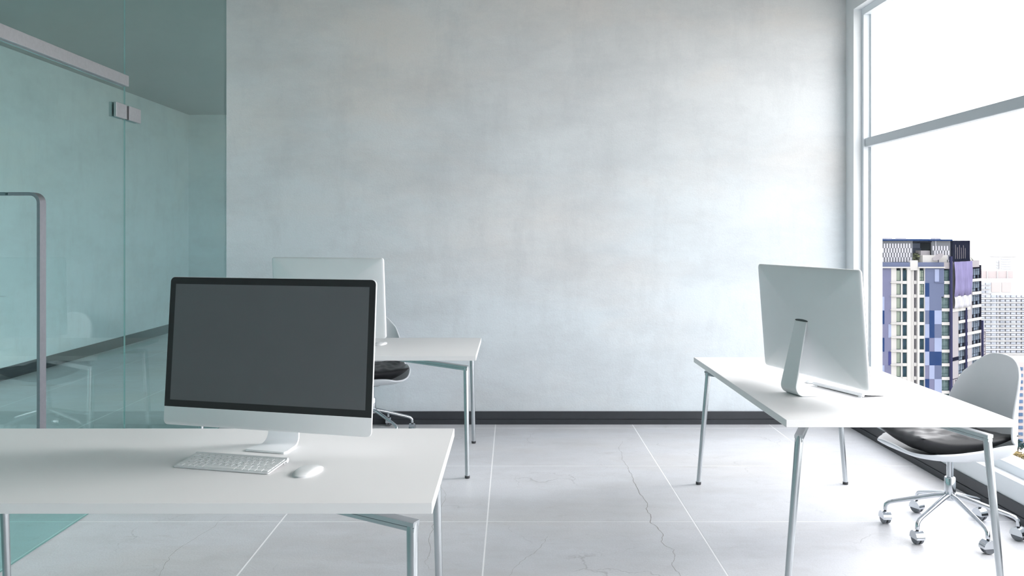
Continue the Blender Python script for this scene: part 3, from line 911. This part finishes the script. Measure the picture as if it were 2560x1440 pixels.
# patchwork panels
BL, MA, LI, NA, IN = 't_blue', 't_mauve', 't_light', 't_navy', 't_indigo'
patch = [(BL, BL, BL), (NA, BL, BL), (LI, BL, BL), (BL, NA, LI), (LI, NA, BL), (NA, MA, LI), (LI, NA, NA), (MA, LI, BL), (NA, MA, LI), (NA, LI, NA), (BL, LI, MA), (LI, NA, BL), (NA, BL, LI), (MA, NA, BL), (LI, BL, NA), (BL, NA, LI)]
def pv(k): return 668 if k == 0 else 706 + 34.3 * (k - 1) + 1.5
for k in range(NK):
    for (u0, u1), mt in zip(((2312.5, 2323), (2323, 2336), (2336, 2354)), patch[k]):
        y0 = {BL: 0.0, LI: -0.06, MA: 0.02, NA: -0.03, IN: 0.0}[mt]
        fbox('panel', u0, u1, pv(k), min(pv(k + 1), vend), y0, 0.7, mt)
fbox('panel', 2336.5, 2347, 673, 704, -0.12, 0.0, LI)
fbox('ledge', 2336, 2360, 704, 706.5, -0.2, 0.1, 't_blue')
left = {2: (0, LI), 3: (0, NA), 4: (1, LI), 5: (0, NA), 6: (1, IN), 7: (0, LI), 9: (1, LI), 10: (0, NA)}
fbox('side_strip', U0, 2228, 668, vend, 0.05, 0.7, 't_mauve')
for k, (s, mt) in left.items():
    u0, u1 = ((2200, 2211), (2221, 2228))[s]
    fbox('panel', u0, u1, pv(k), pv(k + 1), 0.0, 0.05, mt)
# corner bay windows with white sills
for k in range(NK):
    u0 = 2360 if k < 2 else 2354
    if k < 2: fbox('panel', 2354, 2360, pv(k), pv(k + 1), 0.0, 0.7, 't_blue')
    win_mesh('window', (2373 - u0) * K, 27 * K, 3, 't_frame', 't_teal', tc, (fx(u0), TY + 0.25, fz(wb(k))))
    fbox('sill_band', u0, 2373.5, wb(k), wt(k + 1), -0.1, 0.7, 't_white')
fbox('corner_post', 2373.5, 2378, 641, VB, -0.6, 0.2, 't_post')
# parapet and ledges
fbox('parapet', U0, 2275, 656, 668, 0, 0.7, 't_blue')
fbox('parapet', 2294, 2360, 656, 668, 0, 0.7, 't_blue')
fbox('parapet', 2360, 2373.5, 656, 672, 0.0, 0.7, 't_grey')
fbox('ledge', U0, 2273, 667, 670, -0.5, 0.3, 't_white')
fbox('ledge', 2294, 2360, 667, 670, -0.5, 0.3, 't_white')
fbox('stair_wall', 2275, 2294, 651, 675.5, -0.1, 0.7, 't_white')
fbox('roof_deck', U0, 2374, 664, 668, 0.7, 24, 't_white')
# crown: chequered screens, dark canopy, louvred box, plant room
def checker(u0, u1, v0, v1, y0, rows):
    s = fbox('screen_wall', u0, u1, 602, v1, y0, y0 + 0.4, 't_scr')
    lst = []
    n = int((u1 - u0) / 7.0)
    for r_ in range(rows):
        for c in range(n):
            a = u0 + 2 + c * 7.0 + (3.4 if r_ % 2 else 0)
            if a + 3.4 > u1: continue
            va = v0 + r_ * 11.6
            lst.append(((fx(a), TY + y0 - 0.12, fz(va + 11.4)), (fx(a + 3.4), TY + y0, fz(va))))
    o = boxes('screen_louvres', lst, 't_sheet'); tc(o); o['kind'] = 'stuff'
checker(2206, 2288, 609, 656, 1.2, 4)
checker(2336, 2383, 615, 656, 1.2, 4)
fbox('screen_wall', U0, 2206, 600, 656, 1.25, 1.65, 't_black')
fbox('plant_room', 2288, 2336, 621, 660, 6.0, 14, 't_blue')
fbox('glass_screen', 2288, 2336, 609, 621, 6.2, 6.5, 't_light')
fbox('stair_house', 2311, 2372, 638, 660, 0.75, 4.0, 't_white')
fbox('tank', 2313, 2336, 627, 638, 2.0, 4.5, 't_grey')
fbox('canopy', U0, 2385, 598.5, 602, 0.6, 16, 't_navy')
fbox('canopy_beam', 2288, 2336, 602, 606, 1.2, 1.8, 't_black')
for u0, u1 in ((2213, 2224), (2240, 2256), (2274, 2292), (2366, 2380)):
    fbox('roof_vent', u0, u1, 595, 598.5, 5, 7, 't_sheet')
# antenna mast
tc(tube('mast', [(fx(2344.5), TY + 0.9, fz(660)), (fx(2344.5), TY + 0.9, fz(585)), (fx(2344.5), TY + 0.9, fz(505))], [0.09, 0.06, 0.04], 't_sheet', None, 8))
# satellite dish, facing up and to the left
dv, df = [], []
for i in range(7):
    r_ = 1.25 * i / 6
    for j in range(16):
        a = 2 * math.pi * j / 16
        dv.append((r_ * math.cos(a), r_ * math.sin(a), 0.28 * (r_ / 1.25) ** 2))
for i in range(6):
    for j in range(16): df.append((i * 16 + j, i * 16 + (j + 1) % 16, (i + 1) * 16 + (j + 1) % 16, (i + 1) * 16 + j))
dish = mesh_obj('satellite_dish', dv, df, 't_grey', None, True)
dm = Matrix.Translation((fx(2345), TY - 0.2, fz(645))) @ Matrix.Rotation(R(-38), 4, 'Y') @ Matrix.Rotation(R(12), 4, 'X')
for v in dish.data.vertices: v.co = dm @ v.co
sm = dish.modifiers.new('thickness', 'SOLIDIFY'); sm.thickness = 0.06
tc(dish)
tc(tube('dish_pole', [(fx(2347), TY + 0.2, fz(657)), (fx(2347), TY + 0.2, fz(646))], 0.09, 't_post', None, 8))

# right-hand side of the tower
SX, SY = 1.0 / math.hypot(1, .9), .9 / math.hypot(1, .9)
CX, CY = fx(2374), TY
ANG = math.atan2(SY, SX)
def su(u):
    """distance along the side wall for a facade drawing column"""
    d = ((u - 1280) * TY - 2147 * CX) / (2147 - .9 * (u - 1280))
    return d / SX
SM = Matrix.Translation((CX, CY, 0)) @ Matrix.Rotation(ANG, 4, 'Z')
def sbox(name, a, b_, z0, z1, n0, n1, mat):
    """a..b along the wall, n outward distance (positive is outward)"""
    o = boxes(name, [((a, -n1, z0), (b_, -n0, z1))], mat, None, SM)
    return tc(o)
sE = su(2452)
cols = [(su(2378.5), su(2396), 'wall'), (su(2396.5), su(2419), 'win'), (su(2419.5), su(2430), 'wall'), (su(2430), su(2451), 'win')]
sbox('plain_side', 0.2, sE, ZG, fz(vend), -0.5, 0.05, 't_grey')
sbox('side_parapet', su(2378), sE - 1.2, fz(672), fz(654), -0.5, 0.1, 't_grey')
for a, b_, kind in cols:
    if kind == 'wall': sbox('side_wall', a, b_, fz(vend), fz(672), -0.5, 0.0, 't_grey')
for k in range(NK):
    z0, z1 = fz(wb(k)), fz(wt(k))
    for ci, (a, b_, kind) in enumerate(cols):
        if kind != 'win': continue
        if ci == 1 and k < 3: continue
        p = SM @ Vector((a, 0.15, z0))
        win_mesh('window', b_ - a, z1 - z0, 3, 't_black', 't_slate', tc, p, ANG)
        for q in (0.06, 0.5, 0.88):
            if rngw.random() < 0.85:
                sbox('air_unit', a + (b_ - a) * q, a + (b_ - a) * q + 0.55, z0, z0 + 0.85, -0.1, 0.06, 't_void')
    a0 = su(2396) if k >= 3 else su(2430)
    sbox('side_sill', a0, sE, fz(wt(k + 1)), z0, -0.5, 0.12, 't_white')
for k in range(8, NK):
    sbox('side_sill', su(2378.5), su(2396), fz(wt(k + 1)), fz(wb(k)), -0.3, 0.12, 't_white')
    p = SM @ Vector((su(2379), -0.05, fz(wb(k))))
    win_mesh('window', su(2396) - su(2379), 27 * K, 3, 't_black', 't_light', tc, p, ANG)
sbox('dark_louvre', su(2379.5), su(2396), fz(905), fz(896), 0.0, 0.1, 't_black')
for u in (2412, 2453):
    sbox('side_post', su(u), su(u) + 0.5, fz(vend), fz(775 if u == 2412 else 815), 0.0, 0.35, 't_post')
# cloth hung over the upper storeys, in vertical folds
def cloth(a, b_, z0, z1, mat, name, amp):
    n = 60; vv, ff = [], []
    for i in range(n + 1):
        s = a + (b_ - a) * i / n
        for j in range(5):
            z = z0 + (z1 - z0) * j / 4
            off = 0.5 + amp * math.sin(i * 1.35 + 0.8 * math.sin(j + i * .3)) + 0.15 * math.sin(i * .31 + j * .7)
            vv.append(SM @ Vector((s, -off, z)))
    for i in range(n):
        for j in range(4): ff.append((i * 5 + j, i * 5 + 5 + j, i * 5 + 6 + j, i * 5 + 1 + j))
    o = mesh_obj(name, vv, ff, mat, None, True)
    s = o.modifiers.new('thickness', 'SOLIDIFY'); s.thickness = 0.05
    return tc(o)
cloth(su(2379.5), su(2424), fz(742), fz(655), 't_lilac', 'hung_cloth', 0.12)
cloth(su(2379.5), su(2421), fz(772), fz(741), 't_sheet', 'hung_cloth', 0.05)
sbox('side_sill', su(2378.5), su(2424), fz(781), fz(772), -0.3, 0.2, 't_white')
# louvred black box on the roof
sbox('louvred_box', -0.4 + su(2383), su(2424), fz(657), fz(602), -9, 0.1, 't_black')
lst = [((su(2387) + i * 1.1, -0.16, fz(648)), (su(2387) + i * 1.1 + 0.06, -0.1, fz(612 + (i * 7) % 13))) for i in range(6)]
o = boxes('louvre_lines', lst, 't_grey', None, SM); tc(o); o['kind'] = 'stuff'
# lower annex at the right end
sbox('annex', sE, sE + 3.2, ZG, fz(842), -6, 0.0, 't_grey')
for k in range(5, NK):
    p = SM @ Vector((sE + 0.5, -0.05, fz(wb(k))))
    win_mesh('window', 2.2, 27 * K, 2, 't_black', 't_light', tc, p, ANG)

def foliage(name, centre, rad, n, size, parent=None, squash=0.8, seed=1, mat='leaf_olive'):
    rng = random.Random(seed)
    bm = bmesh.new()
    for _ in range(n):
        while True:
            p = Vector((rng.uniform(-1, 1), rng.uniform(-1, 1), rng.uniform(-1, 1)))
            if 0.35 < p.length < 1: break
        p = Vector(centre) + Vector((p.x * rad, p.y * rad, p.z * rad * squash))
        m_ = Matrix.Translation(p) @ Matrix.Rotation(rng.uniform(0, 6.28), 4, 'Z') @ Matrix.Rotation(rng.uniform(0, 3.1), 4, 'X')
        s = size * rng.uniform(.6, 1.3)
        v = [bm.verts.new(m_ @ Vector(c)) for c in ((-s, 0, 0), (0, -s * .5, 0.1 * s), (s, 0, 0), (0, s * .5, 0.1 * s))]
        bm.faces.new(v)
    return from_bm(name, bm, mat, parent)
for i, (u, v, y0, r_) in enumerate(((2301, 646, 3.0, 1.6), (2306, 642, 3.4, 1.2))):
    tc(foliage('roof_plants', (fx(u), TY + y0, fz(v)), r_, 160, 0.35, None, 0.6, i))
p = SM @ Vector((su(2436), 2.0, fz(655)))
tc(foliage('roof_plants', p, 1.7, 200, 0.35, None, 0.6, 9))

# --- white block farther off
def block_frame(Y): s = Y / 2147.0; return (lambda u: (u - 1280) * s), (lambda v: 1.393 - (v - 585) * s), s
BY = 602.0
bx_, bz_, bs = block_frame(BY)
blk = empty('apartment_block', (bx_(2540), BY, ZG))
tag(blk, 'long white apartment block with rows of small windows behind the tower', 'building')
BI = Matrix.Translation(blk.location).inverted()
def bc(o): o.parent = blk; o.matrix_parent_inverse = BI; return o
def bbox(name, u0, u1, v0, v1, y0, y1, mat): return bc(box(name, (bx_(u0), BY + y0, bz_(v1)), (bx_(u1), BY + y1, bz_(v0)), mat))
VG = 585 + (1.393 - ZG) / bs
bbox('wall', 2440, 2720, 697, VG, 0, 40, 'b_white')
bbox('upper_storey', 2451, 2545, 678, 697, 6, 34, 'b_pink')
for u in (2478.5, 2504, 2529): bbox('rib', u, u + 1.5, 678, 697, 5.2, 6, 'b_white')
bbox('wall_panel', 2478, 2500.5, 706, 730, -0.4, 0, 'b_pink')
bbox('wall_panel', 2504, 2527, 706, 730, -0.4, 0, 'b_pink')
bbox('blue_strip', 2476, 2489, 734, 870, -0.8, 0, 'b_blue')
colsB = [(2449.5, 2460), (2462.5, 2475), (2477, 2488), (2490, 2495), (2499, 2510), (2512.5, 2523), (2525.5, 2537.5), (2540, 2549.5), (2552.5, 2563), (2566, 2577), (2580, 2591), (2594, 2606), (2610, 2622), (2626, 2638)]
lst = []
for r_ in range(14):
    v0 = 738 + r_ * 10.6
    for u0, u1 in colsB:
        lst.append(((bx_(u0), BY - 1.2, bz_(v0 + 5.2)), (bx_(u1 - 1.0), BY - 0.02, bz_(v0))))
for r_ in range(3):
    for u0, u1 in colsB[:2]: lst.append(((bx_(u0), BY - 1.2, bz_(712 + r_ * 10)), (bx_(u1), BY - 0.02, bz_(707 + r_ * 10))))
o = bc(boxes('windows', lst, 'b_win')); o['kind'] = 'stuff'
for r_ in range(14): bbox('balcony_slab', 2446, 2640, 744.5 + r_ * 10.6, 747 + r_ * 10.6, -1.9, 0, 'b_white')
# --- pale high-rise at the horizon
HY = 900.0
hx, hz, hs = block_frame(HY)
hi = empty('high_rise', (hx(2520), HY, ZG))
tag(hi, 'pale hazy stepped high-rise on the horizon', 'building')
HI = Matrix.Translation(hi.location).inverted()
def hbox(name, u0, u1, v0, v1, y0, y1, mat):
    o = box(name, (hx(u0), HY + y0, hz(v1)), (hx(u1), HY + y1, hz(v0)), mat); o.parent = hi; o.matrix_parent_inverse = HI; return o
HGV = 585 + (1.393 - ZG) / hs
hbox('shaft', 2500, 2541, 642, HGV, 0, 20, 'b_white')
hbox('crown', 2498, 2543, 640, 642, -1, 21, 'b_white')
hbox('wing', 2491, 2500, 650, HGV, 2, 20, 'b_white')
hbox('wing', 2541, 2551, 648, HGV, 2, 20, 'b_white')
for v in (646, 652, 658, 664, 670, 676): hbox('window_band', 2503, 2527, v, v + 2.5, -0.6, 0, 'b_blue')
for v in (654, 661, 668): hbox('window_band', 2493, 2499, v, v + 2.5, 1.4, 2, 'b_blue')
# --- pink block down by the trees
PY = 400.0
px_, pz_, ps = block_frame(PY)
pk = empty('apartment_block', (px_(2580), PY, ZG))
tag(pk, 'pink-white block with blue windows low at the right edge beside the chair', 'building')
PI_ = Matrix.Translation(pk.location).inverted()
def pbox(name, u0, u1, v0, v1, y0, y1, mat):
    o = box(name, (px_(u0), PY + y0, pz_(v1)), (px_(u1), PY + y1, pz_(v0)), mat); o.parent = pk; o.matrix_parent_inverse = PI_; return o
VP_ = 585 + (1.393 - ZG) / ps
pbox('wall', 2538, 2640, 905, VP_, 0, 20, 'b_pink')
for r_ in range(12):
    for u in (2546, 2562, 2578, 2594, 2610):
        pbox('window', u, u + 10, 918 + r_ * 16.3, 926 + r_ * 16.3, -0.4, 0, 'b_glass')
pbox('blue_base', 2538, 2640, 1108, 1116, -0.6, 0, 'b_glass')
# --- trees below
tr = [(2527, 372, 2.8, 'leaf_olive', 'olive-green street tree far below, just past the chair shell'),
      (2547, 366, 2.6, 'leaf_gold', 'yellowish street tree far below at the picture edge'),
      (2545, 386, 3.0, 'leaf_dark', 'dark teal street tree far below by the pink block'),
      (2585, 388, 3.0, 'leaf_mauve', 'mauve street tree far below by the pink block')]
for i, (u, Y, r_, mt, lb) in enumerate(tr):
    X = (u - 1280) * Y / 2147
    t = empty('street_tree', (X, Y, ZG))
    tag(t, lb, 'tree', 'street trees below the window')
    tube('trunk', [(0, 0, 0), (0, 0, 3), (0.2, 0, 5)], [0.3, 0.22, 0.12], 'bark', t, 8)
    foliage('crown', (0, 0, 4.6), r_, 420, 0.5, t, 0.8, 20 + i, mt)
